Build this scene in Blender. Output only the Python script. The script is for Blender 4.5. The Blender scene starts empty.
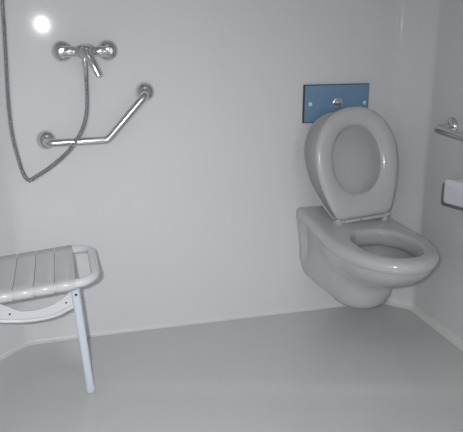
import bpy, bmesh, math
from mathutils import Vector, Matrix
PI = math.pi
sc = bpy.context.scene
COL = sc.collection

# ------------------------------------------------------------------ materials
def mat(name, color, rough=0.5, metal=0.0, coat=0.0, bump=0.0, bscale=10.0, vary=0.0, spec=0.5, coat_rough=0.05, stretch=(1, 1, 1)):
    m = bpy.data.materials.new(name); m.use_nodes = True
    nt = m.node_tree; b = nt.nodes['Principled BSDF']
    b.inputs['Base Color'].default_value = (*color, 1)
    b.inputs['Roughness'].default_value = rough
    b.inputs['Metallic'].default_value = metal
    b.inputs['Coat Weight'].default_value = coat
    b.inputs['Coat Roughness'].default_value = coat_rough
    b.inputs['Specular IOR Level'].default_value = spec
    tc = nt.nodes.new('ShaderNodeTexCoord')
    mp = nt.nodes.new('ShaderNodeMapping'); mp.inputs['Scale'].default_value = stretch
    nt.links.new(tc.outputs['Object'], mp.inputs['Vector'])
    nz = nt.nodes.new('ShaderNodeTexNoise'); nz.inputs['Scale'].default_value = bscale
    nz.inputs['Detail'].default_value = 3
    nt.links.new(mp.outputs['Vector'], nz.inputs['Vector'])
    if bump:
        bp = nt.nodes.new('ShaderNodeBump'); bp.inputs['Strength'].default_value = bump
        bp.inputs['Distance'].default_value = 0.002
        nt.links.new(nz.outputs['Fac'], bp.inputs['Height'])
        nt.links.new(bp.outputs['Normal'], b.inputs['Normal'])
    if vary:
        mx = nt.nodes.new('ShaderNodeMix'); mx.data_type = 'RGBA'
        mx.inputs[6].default_value = (*color, 1)
        mx.inputs[7].default_value = (*[c * (1 - vary) for c in color], 1)
        nt.links.new(nz.outputs['Fac'], mx.inputs[0])
        nt.links.new(mx.outputs[2], b.inputs['Base Color'])
    return m

M_WALL = mat('glossy_white_wall_panel', (0.78, 0.782, 0.79), 0.08, spec=0.08, bump=0.09, bscale=6, vary=0.03, coat_rough=0.07, stretch=(1, 1, 0.5))
M_FLOOR = mat('grey_white_floor_tray', (0.65, 0.655, 0.65), 0.27, bump=0.25, bscale=14, vary=0.05, coat=0.25, coat_rough=0.12)
M_SEAL = mat('white_sealant', (0.80, 0.80, 0.80), 0.35, bscale=30, vary=0.04)
M_SEAL2 = mat('yellowed_sealant', (0.84, 0.83, 0.81), 0.4, bscale=30, vary=0.06)
M_CEIL = mat('white_ceiling', (0.75, 0.75, 0.76), 0.6, bscale=20, vary=0.02)
M_CHROME = mat('chrome', (0.70, 0.71, 0.71), 0.16, metal=1.0, bscale=8, vary=0.05)
M_HOSE = mat('hose_chrome', (0.42, 0.44, 0.46), 0.22, metal=1.0, bscale=40, vary=0.1)
M_DOOR = mat('grey_brown_door', (0.22, 0.19, 0.17), 0.5, bscale=8, vary=0.15)
M_DARK = mat('dark_gap', (0.03, 0.03, 0.035), 0.5, bscale=20, vary=0.1)
M_PORC = mat('white_porcelain', (0.54, 0.54, 0.54), 0.16, coat=0.35, bscale=4, vary=0.02)
M_SEATP = mat('toilet_seat_plastic', (0.56, 0.56, 0.565), 0.22, coat=0.2, bscale=4, vary=0.02)
M_BLUE = mat('blue_laminate', (0.185, 0.33, 0.50), 0.5, bscale=25, vary=0.06)
M_EDGE = mat('plate_edge', (0.05, 0.065, 0.09), 0.6, bscale=25, vary=0.05)
M_CAP = mat('white_cap', (0.75, 0.85, 0.9), 0.3, bscale=25, vary=0.03)
M_SLAT = mat('grey_white_seat_plastic', (0.68, 0.68, 0.68), 0.25, coat=0.15, bscale=10, vary=0.03)
M_WPL = mat('white_coated_metal', (0.78, 0.79, 0.81), 0.2, coat=0.3, bscale=10, vary=0.02)
M_LEG = mat('leg_white', (0.72, 0.76, 0.84), 0.3, bscale=10, vary=0.02)
M_DISP = mat('white_dispenser_plastic', (0.80, 0.82, 0.88), 0.35, bscale=10, vary=0.02)
M_DISPB = mat('dark_grey_box_edge', (0.22, 0.22, 0.22), 0.5, bscale=10, vary=0.05)
M_WATER = mat('toilet_water', (0.42, 0.44, 0.44), 0.03, bscale=10, vary=0.02)

# ------------------------------------------------------------------ helpers
def link(name, bm, m, parent=None, org=(0, 0, 0), smooth=True, angle=40, bevel=0, subsurf=0, kind=None):
    bmesh.ops.remove_doubles(bm, verts=bm.verts, dist=1e-6)
    bmesh.ops.recalc_face_normals(bm, faces=bm.faces)
    bmesh.ops.translate(bm, verts=bm.verts, vec=-Vector(org))
    me = bpy.data.meshes.new(name); bm.to_mesh(me); bm.free()
    me.materials.append(m)
    for p in me.polygons: p.use_smooth = smooth
    if smooth:
        try: me.set_sharp_from_angle(angle=math.radians(angle))
        except Exception: pass
    o = bpy.data.objects.new(name, me); COL.objects.link(o)
    if parent: o.parent = parent
    else: o.location = org
    if bevel:
        b = o.modifiers.new('b', 'BEVEL'); b.width = bevel; b.segments = 3; b.limit_method = 'ANGLE'
    if subsurf:
        s = o.modifiers.new('s', 'SUBSURF'); s.levels = subsurf; s.render_levels = subsurf
    if kind: o['kind'] = kind
    return o

def thing(name, label, cat, loc, group=None):
    o = bpy.data.objects.new(name, None); COL.objects.link(o); o.location = loc
    o.empty_display_size = 0.05
    o['label'] = label; o['category'] = cat
    if group: o['group'] = group
    return o

def loft(bm, rings, closed=True, cap0=True, cap1=True):
    vs = [[bm.verts.new(p) for p in r] for r in rings]
    n = len(vs[0])
    for a, b in zip(vs[:-1], vs[1:]):
        for i in range(n if closed else n - 1):
            j = (i + 1) % n
            bm.faces.new((a[i], a[j], b[j], b[i]))
    if cap0: bm.faces.new(vs[0])
    if cap1: bm.faces.new(list(reversed(vs[-1])))
    return vs

def catmull(pts, n=8):
    P = [Vector(p) for p in pts]; P = [2 * P[0] - P[1]] + P + [2 * P[-1] - P[-2]]
    out = []
    for i in range(1, len(P) - 2):
        for k in range(n):
            t = k / n; a, b, c, d = P[i - 1], P[i], P[i + 1], P[i + 2]
            out.append(0.5 * ((2 * b) + (c - a) * t + (2 * a - 5 * b + 4 * c - d) * t * t + (3 * b - a - 3 * c + d) * t ** 3))
    out.append(P[-2]); return out

def fillet(pts, r, n=8):
    """polyline with rounded corners"""
    P = [Vector(p) for p in pts]; out = [P[0]]
    rr = r if isinstance(r, (list, tuple)) else [r] * (len(P) - 2)
    for i in range(1, len(P) - 1):
        a, b, c = P[i - 1], P[i], P[i + 1]
        d1 = (a - b).normalized(); d2 = (c - b).normalized()
        ang = d1.angle(d2); R = rr[i - 1]
        t = R / math.tan(ang / 2)
        p1 = b + d1 * t; bis = (d1 + d2).normalized()
        cen = b + bis * (R / math.sin(ang / 2))
        v1 = p1 - cen; v2 = (b + d2 * t) - cen
        for k in range(n + 1):
            s = k / n; th = v1.angle(v2)
            out.append(cen + (v1 * math.sin((1 - s) * th) + v2 * math.sin(s * th)) / math.sin(th))
    out.append(P[-1]); return out

def tube(bm, pts, r, seg=16, closed=False, sx=1.0):
    pts = [Vector(p) for p in pts]; n = len(pts)
    T = []
    for i in range(n):
        if closed: t = pts[(i + 1) % n] - pts[i - 1]
        else: t = pts[min(i + 1, n - 1)] - pts[max(i - 1, 0)]
        T.append(t.normalized())
    up = Vector((0, 0, 1)) if abs(T[0].z) < 0.9 else Vector((0, 1, 0))
    nrm = (up - T[0] * up.dot(T[0])).normalized()
    rings = []
    for i in range(n):
        nrm = (nrm - T[i] * nrm.dot(T[i])).normalized()
        bn = T[i].cross(nrm)
        R = r[i] if isinstance(r, (list, tuple)) else r
        rings.append([pts[i] + nrm * math.cos(2 * PI * k / seg) * R * sx + bn * math.sin(2 * PI * k / seg) * R for k in range(seg)])
    if closed:
        vs = [[bm.verts.new(p) for p in q] for q in rings]
        for i in range(n):
            a, b = vs[i], vs[(i + 1) % n]
            for k in range(seg):
                j = (k + 1) % seg; bm.faces.new((a[k], a[j], b[j], b[k]))
    else: loft(bm, rings)
    return bm

def lathe(bm, prof, org, axis, seg=32):
    """prof: (distance along axis, radius)"""
    ax = Vector(axis).normalized(); o = Vector(org)
    u = ax.orthogonal().normalized(); v = ax.cross(u)
    rings = [[o + ax * d + (u * math.cos(2 * PI * k / seg) + v * math.sin(2 * PI * k / seg)) * max(r, 1e-4) for k in range(seg)] for d, r in prof]
    loft(bm, rings); return bm

def box(bm, lo, hi):
    x0, y0, z0 = lo; x1, y1, z1 = hi
    v = [bm.verts.new(p) for p in ((x0, y0, z0), (x1, y0, z0), (x1, y1, z0), (x0, y1, z0), (x0, y0, z1), (x1, y0, z1), (x1, y1, z1), (x0, y1, z1))]
    for f in ((0, 1, 2, 3), (4, 5, 6, 7), (0, 1, 5, 4), (1, 2, 6, 5), (2, 3, 7, 6), (3, 0, 4, 7)):
        bm.faces.new([v[i] for i in f])
    return bm

def prism(bm, outline, d):
    """outline: list of 3D points, extruded by vector d"""
    d = Vector(d)
    loft(bm, [[Vector(p) for p in outline], [Vector(p) + d for p in outline]]); return bm

# ------------------------------------------------------------------ room shell
XL, XR, YF, ZC = -0.35, 1.41, -2.95, 2.15
CH = 0.17          # left chamfer leg
CR = 0.105          # right chamfer leg
T = 0.03
def wall_strip(name, pts, z0, z1, m):
    """plan polyline -> upright moulded panel with thickness away from the room"""
    P = [Vector((p[0], p[1], 0)) for p in pts]
    out = []
    for i, p in enumerate(P):
        t = (P[min(i + 1, len(P) - 1)] - P[max(i - 1, 0)]).normalized()
        out.append(p + Vector((-t.y, t.x, 0)) * T)
    bm = bmesh.new()
    ring = P + out[::-1]
    loft(bm, [[Vector((p.x, p.y, z0)) for p in ring], [Vector((p.x, p.y, z1)) for p in ring]])
    return link(name, bm, m, angle=30, kind='structure')

plan = fillet([(XL, -0.34, 0), (XL, -CH, 0), (XL + CH, 0, 0), (XR - CR, 0, 0), (XR, -CR, 0), (XR, -0.2, 0)], [0.07, 0.07, 0.07, 0.04], 10)
xl_ = max(p.x for p in plan if p.x < 0.5) + 0.03; xr_ = min(p.x for p in plan if p.x > 0.5) - 0.03
wall_strip('wall_back', [(xl_, 0, 0), (xr_, 0, 0)], 0, ZC, M_WALL)
wall_strip('wall_left', [(XL, YF, 0)] + [p for p in plan if p.x < 0.5] + [(xl_, 0, 0)], 0, ZC, M_WALL)
wall_strip('wall_right', [(xr_, 0, 0)] + [p for p in plan if p.x > 0.5] + [(XR, YF, 0)], 0, ZC, M_WALL)
bm = bmesh.new(); box(bm, (XL - 0.05, YF, ZC), (XR + 0.05, 0.05, ZC + 0.03)); link('ceiling', bm, M_CEIL, smooth=False, kind='structure')
bm = bmesh.new()
DX0, DX1 = 0.62, 1.34
for lo, hi in (((XL - 0.03, YF - 0.08, 0), (DX0, YF, ZC)), ((DX1, YF - 0.08, 0), (XR + 0.03, YF, ZC)), ((DX0, YF - 0.08, 2.02), (DX1, YF, ZC))): box(bm, lo, hi)
link('wall_front', bm, M_CEIL, smooth=False, kind='structure')
bm = bmesh.new(); box(bm, (DX0 - 0.04, YF - 0.85, 0.005), (DX0, YF - 0.09, 2.02)); dr = link('door_1', bm, M_DOOR, smooth=False, kind='structure')

# moulded floor tray: very slight falls towards a waste off to the left, with a soft crease
bm = bmesh.new()
nx, ny = 60, 96
g = []
for j in range(ny + 1):
    row = []
    for i in range(nx + 1):
        x = XL - 0.02 + (XR - XL + 0.04) * i / nx; y = YF + (0.02 - YF) * j / ny
        d = (y + 0.34) * 0.95 + (x + 0.02) * 0.30     # signed distance to crease, positive towards the back wall
        z = -0.004 + 0.008 * (1 / (1 + math.exp(-d / 0.012)) - 0.5) if x > -0.1 else -0.004
        f = min(1, max(0, (x + 0.1) / 0.25)); z = -0.004 + (z + 0.004) * f
        z = min(z, 0.0)
        row.append(bm.verts.new((x, y, z)))
    g.append(row)
for j in range(ny):
    for i in range(nx): bm.faces.new((g[j][i], g[j][i + 1], g[j + 1][i + 1], g[j + 1][i]))
r = bmesh.ops.extrude_face_region(bm, geom=list(bm.faces))
for v in [e for e in r['geom'] if isinstance(e, bmesh.types.BMVert)]: v.co.z = -0.05
link('floor', bm, M_FLOOR, kind='structure')

def cove(name, pts, r, m):
    P = [Vector((p[0], p[1], 0)) for p in pts]; rings = []
    for i, p in enumerate(P):
        t = (P[min(i + 1, len(P) - 1)] - P[max(i - 1, 0)]).normalized(); nn = Vector((t.y, -t.x, 0))
        ring = [p - nn * 0.004 + Vector((0, 0, -0.006)), p - nn * 0.004 + Vector((0, 0, r))]
        for k in range(9):
            a = k / 8 * PI / 2
            ring.append(p + nn * (r - r * math.cos(a)) + Vector((0, 0, r - r * math.sin(a))))
        ring.append(p + nn * r + Vector((0, 0, -0.006)))
        rings.append(ring)
    bm = bmesh.new(); loft(bm, rings); return link(name, bm, m, angle=50, kind='structure')
back = [p for p in plan if p.x < XR - CR - 0.01]
cove('trim_1', [(XL, -0.34)] + back[1:], 0.011, M_SEAL)
right = [p for p in plan if p.x > XR - CR - 0.035]
cove('trim_2', right[:-1] + [Vector((XR, -1.2, 0)), Vector((XR, YF, 0))], 0.022, M_SEAL2)
cove('trim_3', [(XL, YF), (XL, -0.34)], 0.011, M_SEAL)

# ------------------------------------------------------------------ flush plate
fp = thing('flush_plate', 'blue rectangular flush plate with chrome push button, on the wall above the toilet', 'flush plate', (1.052, 0, 0.876))
O = fp.location[:]
bm = bmesh.new(); box(bm, (0.914, -0.012, 0.802), (1.187, 0.0, 0.948)); link('plate_edge', bm, M_EDGE, fp, O, smooth=False)
bm = bmesh.new(); box(bm, (0.9175, -0.0145, 0.8055), (1.1845, -0.0115, 0.9455)); link('plate', bm, M_BLUE, fp, O, smooth=False, bevel=0.001)
bm = bmesh.new(); lathe(bm, [(0, 0.021), (0.003, 0.021), (0.005, 0.018), (0.005, 0.014), (0.010, 0.0135), (0.014, 0.012), (0.015, 0.009), (0.015, 0.0)], (1.054, -0.0143, 0.877), (0, -1, 0))
link('push_button', bm, M_CHROME, fp, O)
for x in (0.940, 1.169):
    bm = bmesh.new(); lathe(bm, [(0, 0.008), (0.002, 0.008), (0.004, 0.006), (0.0045, 0)], (x, -0.0143, 0.875), (0, -1, 0), 20)
    s = link('screw_cap', bm, M_CAP, fp, O); s['label'] = 'pale round screw cap'

# ------------------------------------------------------------------ toilet
CX = 1.062
tl = thing('toilet', 'white wall-hung toilet with seat and lid raised, under the blue plate', 'toilet', (CX, 0, 0.14))
O = tl.location[:]
HC = -0.452        # hole centre y
def lerp(a, b, t): return a + (b - a) * t
def ss(t): t = max(0, min(1, t)); return t * t * (3 - 2 * t)
def bowl_ring(z, wb, wi, wm, ym, yf, pw=2.2, na=16, nb=20):
    """half outline: wb width at wall flange, wi width just behind it, wm max width at ym, tip at yf"""
    half = [(wb, 0.0), (wb, -0.026), (wi, -0.036)]
    for k in range(1, na + 1):
        t = k / na; half.append((lerp(wi, wm, ss(t)), lerp(-0.036, ym, t)))
    for k in range(1, nb + 1):
        a = k / nb * PI / 2
        half.append((wm * max(0, math.cos(a)) ** (2 / pw), ym + (yf - ym) * math.sin(a) ** (2 / pw)))
    pts = [Vector((CX - w, y, z)) for w, y in half]
    pts += [Vector((CX + w, y, z)) for w, y in half[-2::-1]]
    return pts
rings = [
    bowl_ring(0.144, 0.055, 0.055, 0.050, -0.20, -0.325, 2.2),
    bowl_ring(0.149, 0.080, 0.080, 0.072, -0.22, -0.348, 2.25),
    bowl_ring(0.160, 0.100, 0.100, 0.090, -0.24, -0.370, 2.3),
    bowl_ring(0.178, 0.115, 0.113, 0.102, -0.25, -0.388, 2.3),
    bowl_ring(0.200, 0.124, 0.119, 0.109, -0.25, -0.398, 2.35),
    bowl_ring(0.230, 0.132, 0.120, 0.112, -0.25, -0.406, 2.4),
    bowl_ring(0.258, 0.137, 0.120, 0.114, -0.25, -0.420, 2.4),
    bowl_ring(0.275, 0.139, 0.120, 0.115, -0.25, -0.445, 2.3),
    bowl_ring(0.292, 0.142, 0.120, 0.119, -0.27, -0.485, 2.2),
    bowl_ring(0.315, 0.146, 0.121, 0.131, -0.31, -0.541, 2.1),
    bowl_ring(0.340, 0.149, 0.122, 0.147, -0.34, -0.590, 2.1),
    bowl_ring(0.370, 0.153, 0.124, 0.161, -0.36, -0.627, 2.1),
    bowl_ring(0.392, 0.156, 0.126, 0.169, -0.37, -0.643, 2.1),
    bowl_ring(0.400, 0.161, 0.131, 0.172, -0.37, -0.646, 2.1),
    bowl_ring(0.404, 0.162, 0.155, 0.175, -0.37, -0.654, 2.1),
    bowl_ring(0.418, 0.162, 0.159, 0.178, -0.37, -0.658, 2.1),
    bowl_ring(0.430, 0.162, 0.159, 0.176, -0.37, -0.655, 2.1),
    bowl_ring(0.439, 0.158, 0.154, 0.169, -0.37, -0.648, 2.1),
    bowl_ring(0.444, 0.150, 0.146, 0.158, -0.37, -0.636, 2.1),
]
N = len(rings[0])
angs = [math.atan2(p.y - HC, p.x - CX) for p in rings[-1]]
def hole(z, hw, y0, y1, pw=2.15):
    cy = (y0 + y1) / 2; hl = abs(y1 - y0) / 2; out = []
    for a in angs:
        c, s = math.cos(a), math.sin(a)
        r = 1 / ((abs(c) / hw) ** pw + (abs(s) / hl) ** pw) ** (1 / pw)
        out.append(Vector((CX + r * c, cy + r * s, z)))
    return out
rings += [
    hole(0.4455, 0.118, -0.284, -0.616), hole(0.444, 0.112, -0.291, -0.610), hole(0.439, 0.108, -0.297, -0.605), hole(0.425, 0.106, -0.299, -0.603),
    hole(0.400, 0.107, -0.298, -0.602), hole(0.381, 0.110, -0.293, -0.602), hole(0.378, 0.116, -0.286, -0.604), hole(0.377, 0.134, -0.262, -0.606),
    hole(0.360, 0.134, -0.262, -0.596), hole(0.335, 0.118, -0.27, -0.555), hole(0.300, 0.100, -0.28, -0.490),
    hole(0.265, 0.082, -0.29, -0.425), hole(0.230, 0.055, -0.30, -0.385), hole(0.205, 0.03, -0.32, -0.36),
]
for rg in rings:
    for p in rg:
        if p.z < 0.3 and rg in rings[:10]: p.x -= 0.005 * min(1, (0.3 - p.z) / 0.04)
        if p.z > 0.39 and p.y > -0.32: p.z += 0.016 * (1 + p.y / 0.32) * min(1, (p.z - 0.39) / 0.03 + 0.3)
        if p.y == 0: p.y = 0.001
bm = bmesh.new(); loft(bm, rings)
link('bowl', bm, M_PORC, tl, O, angle=55)
bm = bmesh.new(); box(bm, (0, 0, 0), (0.001, 0.001, 0.001)); bm.free()
bm = bmesh.new(); pts = hole(0.268, 0.0845, -0.2885, -0.430); prism(bm, pts, (0, 0, -0.002))
link('water', bm, M_WATER, tl, O)

# raised seat ring + lid, in a local frame hinged at the bowl's rear
def pear(hw, L, base=0.126, n=14, bl=0.035):
    half = [(0.0, 0.0), (base * 0.5, 0.0), (base - bl, 0.0), (base - bl * 0.3, bl * 0.3)]
    for k in range(1, n + 1):
        t = k / n; half.append((lerp(base, hw, math.sin(t * PI / 2) ** 0.9), lerp(bl, L * 0.54, t)))
    for k in range(1, n + 1):
        a = k / n * PI / 2
        half.append((hw * math.cos(a) ** (2 / 2.1) if k < n else 0.0, L * 0.54 + L * 0.46 * math.sin(a) ** (2 / 2.1)))
    L_ = [(-w, v) for w, v in half]; R_ = [(w, v) for w, v in half[-2:0:-1]]
    return L_ + R_
YAW = math.radians(3); ROLL = math.radians(3.5)
HP = Vector((1.085, -0.215, 0.468))
def frame(lean, off):
    ux = Vector((math.cos(YAW), math.sin(YAW), 0)); back = Vector((-math.sin(YAW), math.cos(YAW), 0))
    uv = Vector((0, 0, 1)) * math.cos(lean) + back * math.sin(lean)
    un = back * -math.cos(lean) + Vector((0, 0, 1)) * math.sin(lean)   # facing the camera
    ux, uv = ux * math.cos(ROLL) + uv * math.sin(ROLL), uv * math.cos(ROLL) - ux * math.sin(ROLL)
    def f(u, v, n): return HP + ux * u + uv * v + un * (n + off)
    return f
def inset(pts, d, c):
    out = []
    for u, v in pts:
        r = math.hypot(u - c[0], v - c[1]) or 1; k = max(0.0, (r - d) / r)
        out.append((c[0] + (u - c[0]) * k, c[1] + (v - c[1]) * k))
    return out
# seat ring
f = frame(math.radians(12.5), 0.006)
P0 = pear(0.172, 0.416)
c = (0, 0.215)
def ell(hw, hl, cy):
    out = []
    for u, v in P0:
        a = math.atan2(v - c[1], u - c[0]); cs, sn = math.cos(a), math.sin(a)
        r = 1 / ((abs(cs) / hw) ** 2.15 + (abs(sn) / hl) ** 2.15) ** (1 / 2.15)
        out.append((r * cs, cy + r * sn))
    return out
prof = [(inset(P0, 0.008, c), -0.002), (inset(P0, 0.002, c), 0.002), (P0, 0.008), (inset(P0, 0.003, c), 0.014), (inset(P0, 0.011, c), 0.0195), (inset(P0, 0.02, c), 0.021), (inset(P0, 0.03, c), 0.020),
        (ell(0.128, 0.156, 0.217), 0.0185), (ell(0.113, 0.141, 0.217), 0.0115), (ell(0.104, 0.132, 0.217), 0.006), (ell(0.101, 0.129, 0.217), 0.002), (ell(0.103, 0.131, 0.217), -0.002)]
bm = bmesh.new()
vs = loft(bm, [[f(u, v, n) for u, v in pts] for pts, n in prof], cap0=False, cap1=False)
n_ = len(P0)
for i in range(n_):
    j = (i + 1) % n_; bm.faces.new((vs[0][i], vs[0][j], vs[-1][j], vs[-1][i]))
link('toilet_seat', bm, M_SEATP, tl, O, angle=60)
# lid
f = frame(math.radians(24.5), -0.012)
P0 = [(u - 0.007 * min(1, v / 0.15), v) for u, v in pear(0.179, 0.422)]
prof = [(inset(P0, 0.10, c), -0.024), (inset(P0, 0.04, c), -0.022), (inset(P0, 0.012, c), -0.017), (inset(P0, 0.002, c), -0.009), (P0, 0.0), (inset(P0, 0.002, c), 0.003), (inset(P0, 0.006, c), 0.002),
        (inset(P0, 0.010, c), -0.006), (inset(P0, 0.05, c), -0.013), (inset(P0, 0.12, c), -0.015)]
bm = bmesh.new(); loft(bm, [[f(u, v, n) for u, v in pts] for pts, n in prof])
link('lid', bm, M_SEATP, tl, O, angle=60)
f = frame(math.radians(0), 0)
for s in (-1, 1):
    bm = bmesh.new()
    a = f(s * 0.098 - 0.018, -0.006, 0.0); b = f(s * 0.098 + 0.018, -0.006, 0.0)
    tube(bm, [a, b], 0.0095, 16)
    p = f(s * 0.098, 0, 0.0)
    lathe(bm, [(0, 0.014), (0.004, 0.014), (0.006, 0.010), (0.018, 0.010)], (p.x, p.y, 0.4495), (0, 0, 1), 20)
    link('hinge', bm, M_SEATP, tl, O)
bm = bmesh.new(); a = f(-0.078, -0.007, 0.006); b = f(0.08, -0.007, 0.006); tube(bm, [a, b], 0.0075, 12); link('hinge_rod', bm, M_SEATP, tl, O)
p = f(-0.012, -0.006, 0.013); bm = bmesh.new(); lathe(bm, [(0, 0.003), (0.002, 0.003), (0.003, 0)], p, (0, -1, 0.2), 12)
q = link('hinge_screw', bm, M_DARK, tl, O); q['label'] = 'small dark screw'

# ------------------------------------------------------------------ chrome ball flange helper
def flange(bm, p, axis, r=0.034, d=0.026):
    lathe(bm, [(0, r * 0.96), (0.003, r), (d * 0.30, r * 0.98), (d * 0.55, r * 0.88), (d * 0.8, r * 0.66), (d * 0.95, r * 0.40), (d, 0.0)], p, axis, 36)

# ------------------------------------------------------------------ shower mixer
mx = thing('shower_mixer', 'chrome wall-mounted shower mixer with lever, above the angled grab bar', 'tap', (0.1, 0, 1.075))
O = mx.location[:]
for x, z in ((0.027, 1.080), (0.180, 1.082)):
    bm = bmesh.new(); flange(bm, (x, 0, z), (0, -1, 0), 0.036, 0.028); link('wall_cover', bm, M_CHROME, mx, O)
    bm = bmesh.new(); lathe(bm, [(0.02, 0.0125), (0.042, 0.0125), (0.046, 0.016), (0.062, 0.016), (0.066, 0.012), (0.067, 0)], (x, 0, z), (0, -1, 0), 24); link('inlet', bm, M_CHROME, mx, O)
bm = bmesh.new()
xs = [0.024, 0.028, 0.04, 0.066, 0.070, 0.074, 0.085, 0.103, 0.121, 0.132, 0.136, 0.140, 0.166, 0.178, 0.182]
rs = [0.004, 0.015, 0.0175, 0.018, 0.0165, 0.02, 0.024, 0.0255, 0.024, 0.02, 0.0165, 0.018, 0.0175, 0.015, 0.004]
tube(bm, [(x, -0.052, 1.0805) for x in xs], rs, 28); link('body', bm, M_CHROME, mx, O)
bm = bmesh.new(); lathe(bm, [(0, 0.0215), (0.020, 0.0215), (0.027, 0.018), (0.031, 0.009), (0.032, 0)], (0.103, -0.062, 1.0805), (0, -1, 0), 28)
lv = link('lever_cap', bm, M_CHROME, mx, O)
bm = bmesh.new()
lp = catmull([(0.103, -0.088, 1.082), (0.112, -0.097, 1.063), (0.125, -0.104, 1.038), (0.138, -0.107, 1.008), (0.142, -0.108, 0.999)], 6)
tube(bm, lp, [lerp(0.016, 0.0145, min(1, i / 12)) if i < 20 else lerp(0.0145, 0.007, (i - 20) / 4) for i in range(len(lp))], 16, sx=0.8); link('lever', bm, M_CHROME, mx, O)
bm = bmesh.new(); lathe(bm, [(0, 0.0105), (0.016, 0.0105), (0.017, 0.0125), (0.034, 0.011), (0.035, 0.009)], (0.098, -0.055, 1.064), (0, 0, -1), 20); link('hose_outlet', bm, M_CHROME, mx, O)

# ------------------------------------------------------------------ shower hose
hp = [(0.098, -0.055, 1.0275), (0.0985, -0.056, 0.99), (0.0975, -0.060, 0.93), (0.091, -0.075, 0.875), (0.074, -0.092, 0.826), (0.045, -0.104, 0.780), (0.005, -0.106, 0.737), (-0.045, -0.098, 0.697),
      (-0.090, -0.09, 0.668), (-0.117, -0.088, 0.655), (-0.133, -0.086, 0.680), (-0.146, -0.08, 0.735), (-0.158, -0.072, 0.82), (-0.160, -0.064, 0.93), (-0.155, -0.058, 1.06),
      (-0.150, -0.055, 1.2), (-0.147, -0.055, 1.4), (-0.145, -0.06, 1.55), (-0.145, -0.067, 1.645)]
cp = catmull(hp, 24)
# resample evenly for the spiral-wound ridges
L = [0]
for a, b in zip(cp[:-1], cp[1:]): L.append(L[-1] + (b - a).length)
step = 0.0022; n_ = int(L[-1] / step); even = []; k = 0
for i in range(n_ + 1):
    s = i * step
    while k < len(L) - 2 and L[k + 1] < s: k += 1
    t = (s - L[k]) / max(1e-9, L[k + 1] - L[k]); even.append(cp[k].lerp(cp[k + 1], min(1, t)))
rad = [0.0088 if (i // 2) % 2 else 0.0046 for i in range(len(even))]
hs = thing('shower_hose', 'ribbed metal shower hose hanging in a loop from the mixer at the left', 'hose', (0.098, -0.055, 1.0275))
O = hs.location[:]
bm = bmesh.new(); tube(bm, even, rad, 10); link('hose_pipe', bm, M_HOSE, hs, O, angle=80)
bm = bmesh.new(); lathe(bm, [(-0.0005, 0.0095), (0.010, 0.0095), (0.022, 0.0085), (0.030, 0.0078)], hp[0], (0, 0, -1), 6); link('hose_nut', bm, M_CHROME, hs, O, smooth=False)

# hand shower on its holder, above the frame, where the hose leads
hd = thing('hand_shower', 'chrome hand shower hung on a wall holder at the top end of the hose', 'shower head', (-0.145, -0.067, 1.64))
O = hd.location[:]
bm = bmesh.new(); hpath = catmull([(-0.145, -0.067, 1.645), (-0.145, -0.072, 1.72), (-0.145, -0.085, 1.79), (-0.145, -0.11, 1.84)], 6); tube(bm, hpath, 0.012, 16); link('handle', bm, M_CHROME, hd, O)
bm = bmesh.new(); lathe(bm, [(-0.018, 0.014), (-0.005, 0.036), (0.012, 0.042), (0.016, 0.038), (0.016, 0)], (-0.145, -0.118, 1.845), (0, -0.8, -0.6), 32); link('spray_head', bm, M_CHROME, hd, O)
ho = thing('shower_holder', 'chrome wall holder carrying the hand shower', 'holder', (-0.145, 0, 1.72))
O = ho.location[:]
bm = bmesh.new(); flange(bm, (-0.145, 0, 1.72), (0, -1, 0), 0.028, 0.02); link('wall_cover', bm, M_CHROME, ho, O)
bm = bmesh.new(); tube(bm, [(-0.145, -0.015, 1.72), (-0.145, -0.058, 1.72)], 0.011, 16); link('arm', bm, M_CHROME, ho, O)

# ------------------------------------------------------------------ angled grab bar on the back wall
gb = thing('grab_bar', 'chrome grab bar bent upwards to the right, on the back wall below the mixer', 'grab bar', (-0.05, 0, 0.777), None)
O = gb.location[:]
for p in ((-0.05, 0, 0.778), (0.305, 0, 0.937)):
    bm = bmesh.new(); flange(bm, p, (0, -1, 0), 0.034, 0.03); link('wall_flange', bm, M_CHROME, gb, O)
yb = -0.060
gp = fillet([(-0.05, -0.012, 0.778), (-0.047, yb, 0.775), (0.158, yb, 0.777), (0.296, yb, 0.928), (0.303, -0.012, 0.936)], [0.02, 0.03, 0.02], 8)
bm = bmesh.new(); tube(bm, gp, 0.0142, 20); link('bar', bm, M_CHROME, gb, O)

# ------------------------------------------------------------------ grab rail on the right wall
gr = thing('grab_rail', 'straight chrome grab rail on the right wall, above the white box', 'grab bar', (XR, -0.262, 0.806))
O = gr.location[:]
for y in (-0.262, -0.86):
    bm = bmesh.new(); flange(bm, (XR, y, 0.806 if y > -0.5 else 0.786), (-1, 0, 0), 0.034, 0.024); link('wall_flange', bm, M_CHROME, gr, O)
gp = fillet([(XR - 0.012, -0.262, 0.806), (XR - 0.075, -0.262, 0.800), (XR - 0.075, -0.86, 0.782), (XR - 0.012, -0.86, 0.786)], [0.028, 0.028], 8)
bm = bmesh.new(); tube(bm, gp, 0.0145, 20); link('bar', bm, M_CHROME, gr, O)

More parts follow.
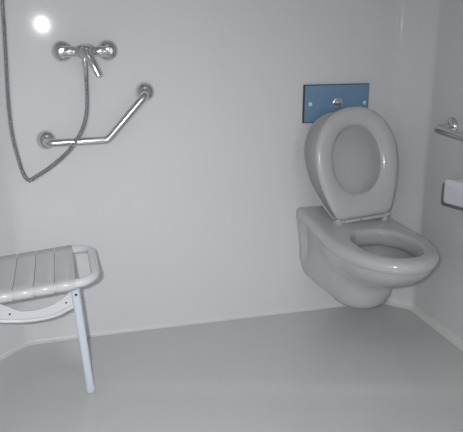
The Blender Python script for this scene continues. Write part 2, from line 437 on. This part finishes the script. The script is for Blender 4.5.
# ------------------------------------------------------------------ white box on the right wall
dp = thing('paper_dispenser', 'white rounded box on the right wall, cut by the photo edge below the grab rail', 'dispenser', (XR, -0.40, 0.50))
O = dp.location[:]
DY1, DZ0, DZ1 = -0.352, 0.533, 0.636
def rrect(y0, y1, z0, z1, x, r, n=6):
    out = []
    for cy, cz, a0 in ((y1 - r, z1 - r, 0), (y0 + r, z1 - r, PI / 2), (y0 + r, z0 + r, PI), (y1 - r, z0 + r, 1.5 * PI)):
        for k in range(n + 1):
            a = a0 + k / n * PI / 2; out.append(Vector((x, cy + r * math.cos(a), cz + r * math.sin(a))))
    return out
def wedge(ring, base, k):      # front face tilted towards the flash to make it brighter
    return [Vector((XR - base - k * (p.y + 0.56), p.y, p.z)) for p in ring]
KW = math.tan(math.radians(18))
bm = bmesh.new(); loft(bm, [rrect(-0.56, DY1, DZ0, DZ1 - 0.016, XR, 0.012), wedge(rrect(-0.56, DY1, DZ0, DZ1 - 0.016, XR, 0.012), 0.014, KW), wedge(rrect(-0.558, DY1 - 0.003, DZ0 + 0.002, DZ1 - 0.018, XR, 0.011), 0.0165, KW)])
bk = link('dark_edge', bm, M_DISPB, dp, O, angle=50); bk['label'] = 'dark grey edge beside and below the white cover'  # dark grey along the far side and bottom of the cover
bm = bmesh.new(); C0 = (-0.556, DY1 - 0.014, DZ0 + 0.013, DZ1)
loft(bm, [rrect(*C0, XR, 0.012), wedge(rrect(*C0, XR, 0.012), 0.0175, KW), wedge(rrect(-0.554, DY1 - 0.016, DZ0 + 0.015, DZ1 - 0.002, XR, 0.012), 0.0205, KW), wedge(rrect(-0.549, DY1 - 0.021, DZ0 + 0.02, DZ1 - 0.007, XR, 0.010), 0.0225, KW)])
link('cover', bm, M_DISP, dp, O, angle=60)

# ------------------------------------------------------------------ shower seat
st = thing('shower_bench', 'white slatted fold-down shower seat on a single leg at the left', 'shower seat', (0.03, -0.39, 0))
O = st.location[:]
TILT = math.radians(5.2)
SX, SZ = -0.33, 0.395          # wall end of the seat, tube-centre height there
def S(u, y, n):                # u along the seat from the wall, n above
    return Vector((SX + u * math.cos(TILT) - n * math.sin(TILT), y, SZ + u * math.sin(TILT) + n * math.cos(TILT)))
U1 = 0.403; Y0, Y1 = -0.505, -0.190; RT = 0.0135
loop = fillet([S(0.0, Y0, 0), S(U1, Y0, 0), S(U1, Y1, 0), S(0.0, Y1, 0)], [0.062, 0.062], 12)
bm = bmesh.new(); tube(bm, loop, RT, 20); link('frame_tube', bm, M_WPL, st, O)
pitch = 0.0605
u_end = 0.342
for i in range(6):
    ub = u_end - i * pitch; ua = ub - pitch + 0.0018
    if ua < 0: ua = 0.0
    # cross-section in (y, n): crowned board whose ends wrap round the tube
    sec = []
    R = 0.0175
    for k in range(9):
        a = math.radians(-150 + k * (150 + 62) / 8 * 1.0)   # wrap front tube, from below round the outside to the top
        sec.append((Y0 - R * math.cos(a) * 1.0, R * math.sin(a)))
    m_ = []
    W = Y1 - Y0
    for k in range(1, 8):
        t = k / 8; m_.append((Y0 + W * t, 0.0125 - 0.004 * math.sin(t * PI)))
    sec2 = [(Y1 - (y - Y0), n) for y, n in sec][::-1]
    under = []
    for k in range(7, 0, -1):
        t = k / 8; under.append((Y0 + W * t, 0.003 - 0.004 * math.sin(t * PI)))
    ring = sec + m_ + sec2 + under
    cyc = sum(p[0] for p in ring) / len(ring)
    def sh(k, dn, ring=ring): return [(cyc + (y - cyc) * k, nn * (1 - dn)) for y, nn in ring]
    bm = bmesh.new()
    loft(bm, [[S(ua, y, n) for y, n in sh(0.992, 0.16)], [S(ua + 0.003, y, n) for y, n in ring], [S(ub - 0.003, y, n) for y, n in ring], [S(ub, y, n) for y, n in sh(0.992, 0.16)]])
    link('slat', bm, M_SLAT, st, O, angle=50)
# end bar of the handle opening next to the last slat
# curved brace plate with rolled lower edge, under the seat in the plane of the leg
YB = -0.40
top = [(0.330, -0.030), (0.322, -0.058), (0.300, -0.079), (0.262, -0.097), (0.215, -0.106), (0.165, -0.102), (0.13, -0.080), (0.09, -0.055), (0.04, -0.04), (0.0, -0.03)]
bot = [(0.345, -0.098), (0.332, -0.106), (0.300, -0.118), (0.262, -0.130), (0.215, -0.133), (0.165, -0.129), (0.13, -0.122), (0.09, -0.113), (0.04, -0.10), (0.0, -0.085)]
bm = bmesh.new()
tp = catmull([(a, 0, b) for a, b in top], 4); bt = catmull([(a, 0, b) for a, b in bot], 4)
rings = []
for a, b in zip(tp, bt): rings.append([S(a.x, YB, a.z), S(a.x, YB + 0.006, a.z), S(b.x, YB + 0.006, b.z), S(b.x, YB, b.z)])
loft(bm, rings); link('brace', bm, M_WPL, st, O, bevel=0.0015)
bm = bmesh.new(); tube(bm, [S(b.x, YB - 0.002, b.z - 0.004) for b in bt], 0.0065, 14); link('brace_rail', bm, M_WPL, st, O)
# leg
a = Vector((0.006, -0.402, 0.392)); b = Vector((0.034, -0.402, 0.012))
bm = bmesh.new()
d = (b - a).normalized(); side = d.cross(Vector((0, 1, 0))).normalized()
def lr(p, hw, hd):
    out = []
    for k in range(20):
        an = 2 * PI * k / 20; cs, sn = math.cos(an), math.sin(an)
        r = 1 / (abs(cs) ** 3.2 + abs(sn) ** 3.2) ** (1 / 3.2)
        out.append(p + side * hw * r * cs + Vector((0, 1, 0)) * hd * r * sn)
    return out
loft(bm, [lr(a, 0.0135, 0.010), lr(a + d * 0.01, 0.0140, 0.012), lr(b, 0.0125, 0.012)])
link('leg', bm, M_LEG, st, O, angle=60)
bm = bmesh.new(); loft(bm, [lr(b - d * 0.01, 0.0148, 0.0135), lr(b + d * 0.008, 0.0148, 0.0135), lr(b + d * 0.0155, 0.012, 0.011)])
link('foot_cap', bm, M_LEG, st, O, angle=60)
# pivot + brace screws
for q, r in ((Vector((0.0095, -0.4135, 0.352)), 0.0042), (S(0.300, YB - 0.0, -0.100), 0.003), (S(0.128, YB - 0.0, -0.103), 0.003)):
    bm = bmesh.new(); lathe(bm, [(-0.002, r), (0.0015, r), (0.003, r * 0.6), (0.0032, 0)], q, (0, -1, 0), 14); s = link('screw', bm, M_DARK, st, O); s['label'] = 'small dark screw head'
# wall hinge
bm = bmesh.new(); box(bm, (XL, -0.51, 0.33), (XL + 0.008, -0.20, 0.425)); link('wall_plate', bm, M_WPL, st, O, smooth=False, bevel=0.002)
bm = bmesh.new(); tube(bm, [(XL + 0.016, -0.51, 0.3935), (XL + 0.016, -0.19, 0.3935)], 0.0145, 16); link('hinge_tube', bm, M_WPL, st, O)

# ------------------------------------------------------------------ lights
lt = thing('fill_light', 'round fill light added under the ceiling, out of view', 'fill light', (0.15, -1.6, ZC))  # added fill that lifts the ambient light, no known fitting here
O = lt.location[:]
bm = bmesh.new(); lathe(bm, [(0, 0.14), (0.02, 0.14), (0.03, 0.12)], (0.15, -1.6, ZC), (0, 0, -1), 32); link('fill_base', bm, M_WPL, lt, O)
me = bpy.data.materials.new('fill_glow'); me.use_nodes = True
bs = me.node_tree.nodes['Principled BSDF']; bs.inputs['Emission Color'].default_value = (1, 0.97, 0.94, 1); bs.inputs['Emission Strength'].default_value = 7.5
bm = bmesh.new(); lathe(bm, [(0.03, 0.118), (0.05, 0.105), (0.065, 0.06), (0.07, 0)], (0.15, -1.6, ZC), (0, 0, -1), 32); link('fill_shade', bm, me, lt, O)

CAM = Vector((0, -2.3127, 1.15))
P_ = math.radians(16.4); Y_ = math.radians(15.2)
cam = bpy.data.cameras.new('camera'); co = bpy.data.objects.new('camera', cam); COL.objects.link(co)
cam.sensor_fit = 'HORIZONTAL'; cam.sensor_width = 36; cam.lens = 36 * 632 / 463; cam.clip_start = 0.02
co.location = CAM; co.rotation_euler = (PI / 2 - P_, 0, -Y_)
sc.camera = co

fl = bpy.data.lights.new('camera_flash', 'SPOT'); fo = bpy.data.objects.new('camera_flash', fl); COL.objects.link(fo)
fl.energy = 78; fl.shadow_soft_size = 0.013; fl.spot_size = math.radians(116); fl.spot_blend = 1.0; fl.color = (0.965, 0.985, 1.0)
fo.location = CAM + Vector((-0.066, 0.0, 0.037)); fo.rotation_euler = (PI / 2 - math.radians(37), 0, math.radians(5))

w = bpy.data.worlds.new('world'); sc.world = w; w.use_nodes = True
w.node_tree.nodes['Background'].inputs['Color'].default_value = (0.92, 0.96, 1.0, 1); w.node_tree.nodes['Background'].inputs['Strength'].default_value = 1.2

vs_ = sc.view_settings; sc.display_settings.display_device = 'sRGB'
vs_.view_transform = 'Standard'; vs_.look = 'None'; vs_.gamma = 1; vs_.use_curve_mapping = False; vs_.exposure = 0.1
